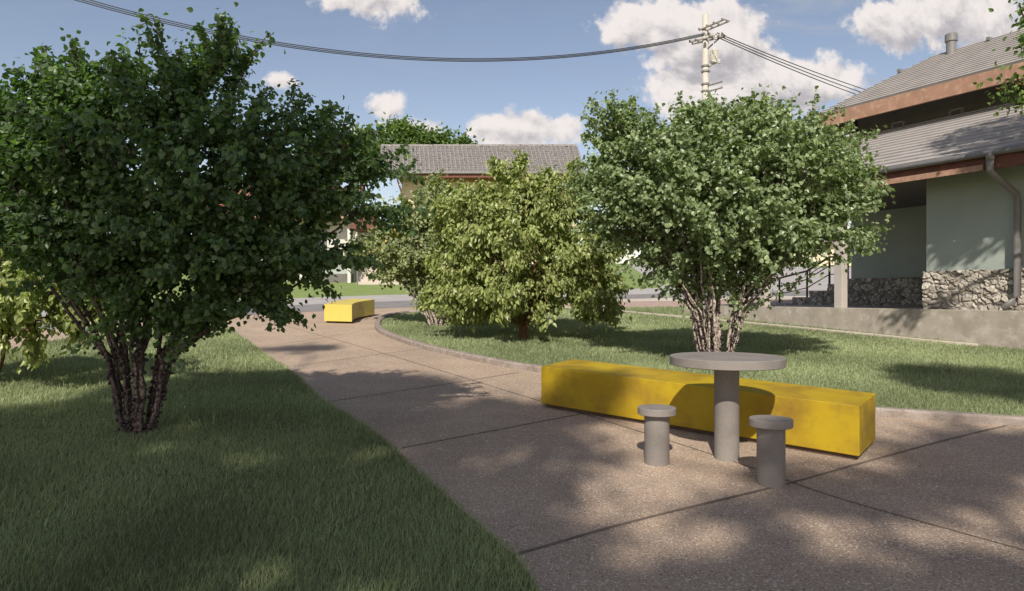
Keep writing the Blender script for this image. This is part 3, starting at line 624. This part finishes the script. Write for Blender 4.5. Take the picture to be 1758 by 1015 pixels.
# stone flank of the side steps, stepping down away from the house
ss = 6.6
for k in range(4):
    stone('step_flank', 6.6+.62*(k+1)-.02*k, 6.6+.62*k, 4.99, .9, (lambda k_: (lambda s: 1.58-.19*k_))(k), 20+k, step=.024)
mb = MB()
for k in range(4): bf(mb, 6.6+.62*k+.002, 6.6+.62*(k+1), 5.0, 7.0, .9, 1.58-.19*k)
mb.build('side_steps', CONCW, H)
rl_ = MB(); pz = []
for k, s in enumerate((6.62, 7.2, 7.95, 8.95)):
    zb = 1.7 if s < 6.5 else 1.58-.19*min(3, int((s-6.6)/.62)); zt = zb+.78; pz.append(B3(s, 5.02, zt)); rl_.bar(B3(s, 5.02, zb if s < 8.9 else .95), B3(s, 5.02, zt), .045, .045)
for k in range(3):
    rl_.bar(pz[k], pz[k+1], .05, .05); rl_.bar(pz[k]-(0, 0, .25), pz[k+1]-(0, 0, .25), .025, .025); rl_.bar(pz[k]-(0, 0, .5), pz[k+1]-(0, 0, .5), .025, .025)
rl_.build('stair_railing', METB, H)
# terrace columns
for s in (3.36, 5.30):
    mb = MB(); bf(mb, s-.09, s+.09, .05, .23, WT-.002, 3.42); mb.build('column', COLM, H, bevel=.008)
# lower roof
def roof_plane(mb_, ea, eb, ta, tb, n, lip=.03, th=.04):
    """stepped sheet courses from the eave (ea..eb) to the top (ta..tb); a,b run left to right seen from outside"""
    ea, eb, ta, tb = map(np.array, (ea, eb, ta, tb)); nrm = np.cross(eb-ea, ta-ea); nrm = nrm/np.linalg.norm(nrm)
    if nrm[2] < 0: nrm = -nrm
    for i in range(n):
        a0 = ea+(ta-ea)*i/n; b0 = eb+(tb-eb)*i/n; a1 = ea+(ta-ea)*(i+1)/n; b1 = eb+(tb-eb)*(i+1)/n; u_ = nrm*lip
        mb_.add([a0-u_*.3, b0-u_*.3, b0+u_, a0+u_, a1, b1], [(0, 1, 2, 3), (3, 2, 5, 4)])
    mb_.add([ea-nrm*th, eb-nrm*th, tb-nrm*th, ta-nrm*th, ea, eb, tb, ta], [(0, 1, 5, 4), (1, 2, 6, 5), (2, 3, 7, 6), (3, 0, 4, 7)])
EZ, TE, RZ, TR = 3.60, -.42, 5.30, 3.5; SL, SLT = 7.0, 5.95
mb = MB(); roof_plane(mb, B3(SL, TE, EZ), B3(-9, TE, EZ), B3(SLT, TR, RZ), B3(-9, TR, RZ), 15, .028)
mb.add([B3(SL, TE, EZ), B3(SLT, TR, RZ), B3(SLT+.8, 7.5, EZ+.3), B3(SL, 7.5, EZ)], [(0, 3, 2, 1)])
mb.add([B3(SLT, TR, RZ), B3(SLT-.9, TR, RZ), B3(5.4, 6, RZ-.1), B3(SLT+.5, 7.2, EZ+.4)], [(0, 1, 2, 3)])
lr = mb.build('lower_roof', ROOFM, H)
cl = MB()
for s in (5.35, 4.05, 2.75, 1.45, .15, -1.15):
    a, b = B3(s+.13, TR-.3, RZ-.09), B3(s-.13, TR-.3, RZ-.09); z_ = np.array((0, 0, .11)); cl.bar(a, a+z_, .035, .03); cl.bar(b, b+z_, .035, .03); cl.bar(a+z_, b+z_, .035, .03)
cl.build('roof_clip', METG, lr)
mb = MB(); bf(mb, -9, SL-.05, TE+.03, TE+.10, 3.30, 3.55); mb.build('fascia', TERRAD, H)
mb = MB(); bf(mb, .40, SL-.1, TE-.005, TE+.028, 3.29, 3.385); mb.build('fascia_board', TERRA, H)
mb = MB(); bf(mb, -9, SL-.06, TE+.101, 8.4, 3.53, 3.575); mb.build('soffit', DARKW, H)
gut = MB(); pr = [B3(SL-.02, TE-.045, 3.545), B3(-9, TE-.045, 3.545)]
gut.tube(pr, .052, 10); gu = gut.build('gutter', METG, H, smooth=True)
dp = MB(); a = B3(.262, TE-.06, 3.52)
dp.tube([a, a-(0, 0, .26), B3(.25, TE+.02, 3.20), B3(.22, TL-.18, 2.93), B3(.22, TL-.14, 2.80), B3(.22, TL-.14, 1.25), B3(.26, TL-.18, 1.16), B3(.38, TL-.28, 1.04)], .052, 12)
dp.tube([a-(0, 0, -.02), a-(0, 0, .10)], .062, 12)
dp.build('downspout', METG, H, smooth=True)
# upper storey
mb = MB(); bf(mb, -9, 5.28, TR, 9.0, 5.0, 5.95); mb.build('upper_wall', DARKW, H)
UZ, UT, SU = 5.80, 2.5, 5.757
mb = MB(); w_ = 1.9
roof_plane(mb, B3(SU, UT, UZ), B3(-9, UT, UZ), B3(SU-w_, UT+w_, UZ+1.26), B3(-9, UT+w_, UZ+1.26), 16, .022)
roof_plane(mb, B3(SU, UT+2*w_, UZ), B3(SU, UT, UZ), B3(SU-w_, UT+w_, UZ+1.26), B3(SU-w_, UT+w_, UZ+1.26), 16, .022)
mb.add([B3(SU, UT+2*w_, UZ), B3(SU-w_, UT+w_, UZ+1.26), B3(-9, UT+w_, UZ+1.26), B3(-9, UT+2*w_, UZ)], [(0, 1, 2, 3)])
ur = mb.build('upper_roof', ROOFM, H)
mb = MB(); bf(mb, -9, SU-.02, UT+.02, UT+.08, UZ-.345, UZ-.02); bf(mb, SU-.08, SU-.02, UT+.081, UT+2*w_, UZ-.345, UZ-.02); mb.build('upper_fascia', TERRA, H)
mb = MB(); bf(mb, -9, SU-.081, UT+.081, UT+2*w_, UZ-.06, UZ-.03); mb.build('upper_soffit', DARKW, H)
mb = MB(); vp = B3(3.25, UT+1.45, 0); vx, vy = AT(1633, 90, vp[1])[:2]; vz = AT(1633, 92, 15.9)
vz = AT(1633, 96, 16.0); mb.lathe([(.105, vz[2]-.25), (.105, vz[2]+.36)], (vz[0], vz[1], 0), 24); mb.lathe([(.13, vz[2]+.34), (.13, vz[2]+.50), (.11, vz[2]+.52)], (vz[0], vz[1], 0), 24)
mb.build('vent_pipe', METG, ur, smooth=False)
rc_ = MB()
for s in (2.6, 1.2, -.1, -1.4, 4.8):
    c = (B3(s, UT+w_-.12, UZ+1.2) if s < 4 else B3(SU-w_*.72, UT+w_*.72, UZ+1.26*.72+.03)); rc_.bar(c-(.1, .05, 0), c+(.1, .05, 0), .06, .07)
rc_.build('roof_clip', METG, ur)

# ------------------------------------------------------------------ rear house (cream) with wide steps
ZR = 38.0; k = ZR/F
def XR(px, Z=ZR): return (px-879)/F*Z
def ZZ(py, Z=ZR): return EYE-(py-507)/F*Z
rx0, rx1 = XR(683), XR(1000)
RH = thing('house', (0, 39.5, float(gz(39.5))), 'cream house with a weathered grey tile roof, at the back in the centre', 'house')
mb = MB(); mb.box(rx0, rx1-.25, 39.3, 47, 1.0, ZZ(297)-.05); mb.build('wall', CREAM, RH)
mb = MB(); mb.box(rx0-.02, rx1-.23, 39.28, 39.299, ZZ(312, 39.3), ZZ(300, 39.3)); mb.build('eave_shade_band', BROWNW, RH)  # band below the eave, the eave's shading painted as its colour
RE = ZZ(295); RT = EYE+(507-252)/F*42.5
mb = MB(); roof_plane(mb, (XR(656), ZR, RE), (rx1+.1, ZR, RE), (XR(656)-.9, 42.5, RT), (rx1+.1, 42.5, RT), 14, .05, .12)
mb.add([(XR(656)-.9, 42.5, RT), (rx1+.1, 42.5, RT), (rx1+.1, 47.5, RE), (XR(656), 47.5, RE)], [(0, 3, 2, 1)])
nrow = 46
for i in range(nrow+1):            # rolls of the tiles running down the slope
    x = XR(656)+(rx1+.1-XR(656))*i/nrow; xt = XR(656)-.9+(rx1+.1-XR(656)+.9)*i/nrow; mb.tube([(x, ZR-.02, RE+.03), (xt, 42.5, RT+.03)], .055, 5)
mb.tube([(XR(656)-.9, 42.5, RT+.04), (rx1+.1, 42.5, RT+.04)], .13, 8)
mb.build('roof', ROOFT, RH)
mb = MB(); mb.box(XR(656)+.02, rx1+.08, ZR+.02, ZR+.10, RE-.30, RE-.07); mb.build('fascia', TERRAD, RH)
mb = MB(); mb.tube([(XR(656), ZR-.06, RE-.05), (rx1+.1, ZR-.06, RE-.05)], .07, 8); mb.build('gutter', METG, RH)
for px in (740, 930):
    mb = MB(); x = XR(px, 39.3); mb.box(x-.7, x+.7, 39.24, 39.299, 3.6, 5.0); f_ = mb.build('window', METB, RH); mb = MB(); mb.box(x-.62, x+.62, 39.22, 39.239, 3.68, 4.92); mb.build('pane', GLASS, f_)
# wide steps in front
SX0, SX1 = XR(612, 35.5), XR(735, 35.5)
stp = thing('staircase', ((SX0+SX1)/2, 36, float(gz(35.5))), 'wide concrete steps with a metal handrail, beyond the road', 'stairs')
mb = MB(); g0 = float(gz(35.5)); n = 8
for i in range(n): mb.box(SX0, SX1, 35.5+i*.33, 35.5+(i+1)*.33, g0-.1, g0+.02+.135*(i+1))
mb.box(SX0, SX1, 35.5+n*.33, 39.2, g0-.1, g0+.02+.135*n); mb.build('steps', PAVEF, stp, bevel=.01)
zt = g0+.135*n
for x in (SX0+.05, SX1-.05):
    hr = MB()
    pts = [(x, 35.5, g0+.9), (x, 35.5+n*.33, zt+.95), (x, 38.6, zt+.95)]; hr.tube(pts, .035, 6)
    hr.tube([(x, 35.5, g0), (x, 35.5, g0+.9)], .04, 6); hr.tube([(x, 38.1, zt), (x, 38.1, zt+.95)], .04, 6)
    for q in np.linspace(.1, .95, 9):
        yq = 35.5+q*n*.33; hr.tube([(x, yq, g0+.135*n*q), (x, yq, g0+.9+(zt+.05-g0)*q)], .014, 4)
    hr.build('handrail', METG, stp)
# left rear house, red tiles, mostly behind leaves
LH = thing('house', (XR(480), 40, float(gz(40))), 'white house with red tile roof glimpsed through the left tree', 'house')
mb = MB(); mb.box(XR(330), XR(604), 39.6, 46, 1.4, ZZ(372, 39)); mb.build('wall', WHITEW, LH)
mb = MB(); mb.box(XR(540), XR(606), 38.2, 39.599, 1.6, ZZ(440, 38.5)); mb.build('green_annex', GREENW, LH)
mb = MB(); mb.box(XR(539), XR(607), 38.14, 38.199, 1.5, ZZ(470, 38.5)); mb.build('stone_base', DARKW, LH)
mb = MB(); roof_plane(mb, (XR(300), 38.4, ZZ(368, 38.4)), (XR(592), 38.4, ZZ(368, 38.4)), (XR(300), 42.5, ZZ(330, 42.5)+.3), (XR(592), 42.5, ZZ(330, 42.5)+.3), 10, .05, .12)
nrow = 50
for i in range(nrow+1): x = XR(300)+(XR(592)-XR(300))*i/nrow; mb.tube([(x, 38.38, ZZ(368, 38.4)+.03), (x, 42.5, ZZ(330, 42.5)+.33)], .06, 5)
mb.build('roof', REDT, LH)
mb = MB(); mb.box(XR(300), XR(592), 38.42, 38.5, ZZ(378, 38.4), ZZ(369, 38.4)); mb.build('fascia', TERRA, LH)
for px in (500, 545, 400):
    x = XR(px, 39.6); mb = MB(); mb.box(x-.55, x+.55, 39.54, 39.599, 3.7, 5.3); f_ = mb.build('window', METG, LH); mb = MB(); mb.box(x-.47, x+.47, 39.52, 39.539, 3.78, 5.22); mb.build('pane', GLASS, f_)
gab = MB(); xa, xb, xm = XR(598, 37.6), XR(650, 37.6), XR(628, 37.6); zb_, zp = ZZ(392, 37.6), ZZ(350, 37.6)
gab.add([(xa, 37.6, zb_), (xb, 37.6, zb_), (xm, 37.6, zp), (xa, 40, zb_), (xb, 40, zb_), (xm, 40, zp)], [(0, 1, 2), (0, 2, 5, 3), (1, 4, 5, 2), (0, 3, 4, 1)]); gab.build('porch_gable', TERRAD, LH)
pc = MB()
for px in (600, 648): pc.box(XR(px, 37.8)-.09, XR(px, 37.8)+.09, 37.7, 37.88, 1.8, zb_)
pc.build('porch_post', WHITEW, LH)
# low cream house far right behind, glimpsed between column and wall
FH = thing('house', (XR(1440, 95), 95, float(gz(95))), 'distant cream house glimpsed between the terrace column and the green wall', 'house')
z0 = float(gz(95)); mb = MB(); mb.box(XR(1180, 95), XR(1530, 95), 95, 103, z0-.2, z0+3.2); mb.build('wall', CREAM, FH)
mb = MB(); x0_, x1_ = XR(1165, 95), XR(1545, 95); roof_plane(mb, (x0_, 94, z0+3.2), (x1_, 94, z0+3.2), (x0_, 99, z0+5.2), (x1_, 99, z0+5.2), 10, .05, .15)
mb.add([(x0_, 99, z0+5.2), (x1_, 99, z0+5.2), (x1_, 104, z0+3.2), (x0_, 104, z0+3.2)], [(0, 3, 2, 1)]); mb.build('roof', ROOFT, FH)
for px in (1250, 1330, 1460): x = XR(px, 95); mb = MB(); mb.box(x-.8, x+.8, 94.93, 94.999, z0+1.1, z0+2.4); mb.build('window', GLASS, FH)

# ------------------------------------------------------------------ utility pole and cables
ZP = 33.0; pxx = XR(1211, ZP); pt = ZZ(25, ZP)
UP = thing('utility_pole', (pxx, ZP, float(gz(ZP))), 'pale concrete power pole with crossarms and transformer above the right tree', 'utility pole')
mb = MB(); mb.tube([(pxx, ZP, float(gz(ZP))-.3), (pxx, ZP, pt)], [.19, .145], 16); mb.build('pole', POLE, UP, smooth=True)
def PZ(px, py, dy=0): return AT(px, py, ZP+dy)
def arm(zc, half, dirx, diry, w=.06, name='crossarm', gap=.17, pins=()):
    am = MB(); d = np.array((dirx, diry, 0)); d = d/np.linalg.norm(d); c = np.array((pxx, ZP, zc)); n_ = np.array((-d[1], d[0], 0))*gap
    for s_ in (-1, 1): am.bar(c-d*half[0]+n_*s_, c+d*half[1]+n_*s_, w, w)
    for q in pins + (-half[0]+.05, half[1]-.05): am.bar(c+d*q-n_*1.7+(0, 0, w*.8), c+d*q+n_*1.7+(0, 0, w*.8), w*.8, w*.8)
    am.build(name, METP, UP)
arm(ZZ(50, ZP), (.25, 1.25), .54, -.84, pins=(.3, .7)); arm(ZZ(68, ZP), (.75, .95), .80, -.60, pins=(-.4, .3, .6))
arm(ZZ(148, ZP), (.1, .95), .62, -.78, .045, 'bracket_arm', .03); arm(ZZ(158, ZP), (.1, .95), .62, -.78, .045, 'bracket_arm', .03)
mb = MB(); mb.bar((pxx-.1, ZP, ZZ(90, ZP)), (pxx+.65, ZP-.5, ZZ(68, ZP)), .05, .05); mb.build('arm_brace', METB, UP)
mb = MB()
for z in (ZZ(60, ZP), ZZ(115, ZP), ZZ(124, ZP), ZZ(146, ZP), ZZ(158, ZP), ZZ(178, ZP)): mb.tube([(pxx, ZP, z), (pxx, ZP, z+.08)], .20, 12); mb.bar((pxx-.24, ZP-.05, z+.04), (pxx+.24, ZP-.05, z+.04), .05, .05)
mb.build('pole_band', METG, UP)
mb = MB(); tc_ = (pxx+.36, ZP-.22, 0); mb.lathe([(.14, ZZ(111, ZP)), (.19, ZZ(108, ZP)), (.19, ZZ(90, ZP)), (.15, ZZ(88, ZP))], tc_, 20)
for a_ in range(10): an = a_*.628; mb.box(tc_[0]+.2*math.cos(an)-.01, tc_[0]+.2*math.cos(an)+.01, tc_[1]+.2*math.sin(an)-.01, tc_[1]+.2*math.sin(an)+.01, ZZ(106, ZP), ZZ(92, ZP))
mb.bar((pxx, ZP, ZZ(115, ZP)), (tc_[0], tc_[1], ZZ(111, ZP)), .07, .07)
mb.build('transformer', POLE, UP)
mb = MB()
for (px, py) in ((1235,105), (1229,64), (1237,60), (1222,58), (1212,57)):
    c = PZ(px, py, -.6); mb.lathe([(.03, -.12), (.08, -.08), (.045, -.03), (.08, .0), (.045, .05), (.06, .10)], c, 10)
mb.tube([PZ(1226,66,-.5), PZ(1224,84,-.5), PZ(1233,104,-.5)], .018, 5); mb.tube([PZ(1230,66,-.5), PZ(1226,88,-.5), PZ(1226,104,-.4)], .018, 5); mb.tube([PZ(1222,104,-.4), PZ(1235,106,-.5)], .03, 5)
mb.build('insulator', CERAM, UP)
mb = MB(); c = PZ(1190, 183, -.5); mb.lathe([(.03, -.05), (.30, -.07), (.32, 0), (.22, .12), (.06, .17)], c, 16); mb.bar(c+(.25, 0, 0), (pxx, ZP, ZZ(188, ZP)), .05, .05); mb.build('lamp_head', CERAM, UP)
def cable(a, b, sag, r, lab, cat='cable', grp=None):
    a, b = np.array(a), np.array(b); t = np.linspace(0, 1, 60)[:, None]; P = a+(b-a)*t; P[:, 2] -= (4*sag*t*(1-t))[:, 0]
    mb = MB(); mb.tube(P, r, 5); o = mb.build('power_line', WIRE); tag(o, lab, cat, grp); return P
# left span goes to the next pole beyond the left edge of the photo
Zl = 24.0
A0 = AT(-330, -165, Zl)
for i, (dz, dy) in enumerate(((0, 0), (.13, .25), (.27, .5))):
    cable(PZ(1208, 59, -.3+dy)+(0, 0, dz*.4-.05), A0+(0, dy, dz+.02), 3.0, .022, ('lowest', 'middle', 'topmost')[i]+' of three power cables sagging across the sky to the left of the pole', grp='power cables left of the pole')
Zr = 60.0
for i, dz in enumerate((0, 1, 2)):
    a = PZ(1237-3*i, 66-5*i, -.7+.2*i); b = AT(1760, 232-10*i, Zr)
    cable(a, b, .9, .024, ('lowest', 'middle', 'topmost')[i]+' of three power cables running from the pole to behind the right roof', grp='power cables right of the pole')

# ------------------------------------------------------------------ trees beside and behind the camera (they cast the shade)
def W3(x, y, z): return np.array((x, y, z), float)
tree('broadleaf_tree', 'overhanging tree beside the right house, only a leafy branch tip in view', (8.6, 8.2, float(gz(8.2))),
     [(W3(8.4, 8.0, 6.8), (1.6, 2.0, 1.5)), (W3(7.6, 9.2, 5.0), (.55, .7, .55)), (W3(6.95, 9.0, 4.0), (.36, .5, .30)), (W3(8.2, 9.6, 6.4), (1.0, .9, 1.0)), (AT(1752, 152, 9.0), (.30, .35, .22)), (AT(1765, 2, 8.6), (.22, .3, .13))],
     3, 620, 71, LEAF_F, BARKB, .075, .6, 22, .13, .08, 3.4, expo=.45, spread=.16, droop=.3, rmin=.004)
def sh(X, Zg, rx, rz, k):      # crown lobe whose shade falls round the place (X, Zg) on the ground
    q = .63*rz; return (W3(X-LDX*k, Zg-LDY*k, float(gz(Zg))+math.tan(R(SUN_EL))*k), (rx*.92, q, q))
SH = [
    (-6.2, -7.5, [sh(-3.6, 3.9, 2.7, 1.7, 11.5), sh(-4.7, 5.7, 2.0, 1.5, 12), sh(-1.8, 6.3, 1.2, 1.25, 12), sh(-3.1, 5.9, .7, .35, 12), sh(-1.4, 2.9, .9, .45, 11), sh(-4.0, 7.6, .85, .85, 12.5), sh(-1.6, 7.7, .95, .85, 12.5), sh(-2.7, 8.6, .6, .25, 12.5), sh(-3.6, 11.3, .7, .4, 14.5)], 900, 81, 'tall tree behind the camera shading the left lawn'),
    (-1.9, -8.0, [sh(-.4, 6.3, .9, 1.0, 12.5), sh(-1.45, 8.3, .75, .42, 13.5), sh(-.15, 4.6, .65, .5, 12), sh(-1.2, 4.4, 1.2, 1.0, 12), sh(.55, 6.8, .5, .4, 12.5)], 330, 82, 'tree behind the camera shading the middle of the path'),
    (2.4, -8.5, [sh(1.0, 3.0, 1.5, .55, 11.5), sh(-.1, 3.6, .8, .5, 11.5), sh(2.6, 4.6, .8, .35, 12), sh(.6, 5.3, .5, .22, 12), sh(1.9, 4.75, .30, .22, 11), sh(3.9, 5.4, 1.0, .6, 12.5), sh(2.2, 2.9, 1.2, .4, 11.5), sh(1.5, 4.2, .6, .2, 12), sh(5.6, 8.4, 1.0, .95, 14), sh(2.6, 3.3, .7, .3, 12)], 520, 83, 'thin-crowned tree behind the camera dappling the path'),
]
SHT = 1.0
for x, y, lobs, nt_, seed, lab in SH:
    tree('shade_tree', lab, (x, y, float(gz(y))), lobs, 4, nt_, seed, LEAF_F, BARKB, .17, .65, 20, .14, .1, 2.6, expo=.45, spread=.22, droop=.3, rmin=.006, group='trees behind the camera')
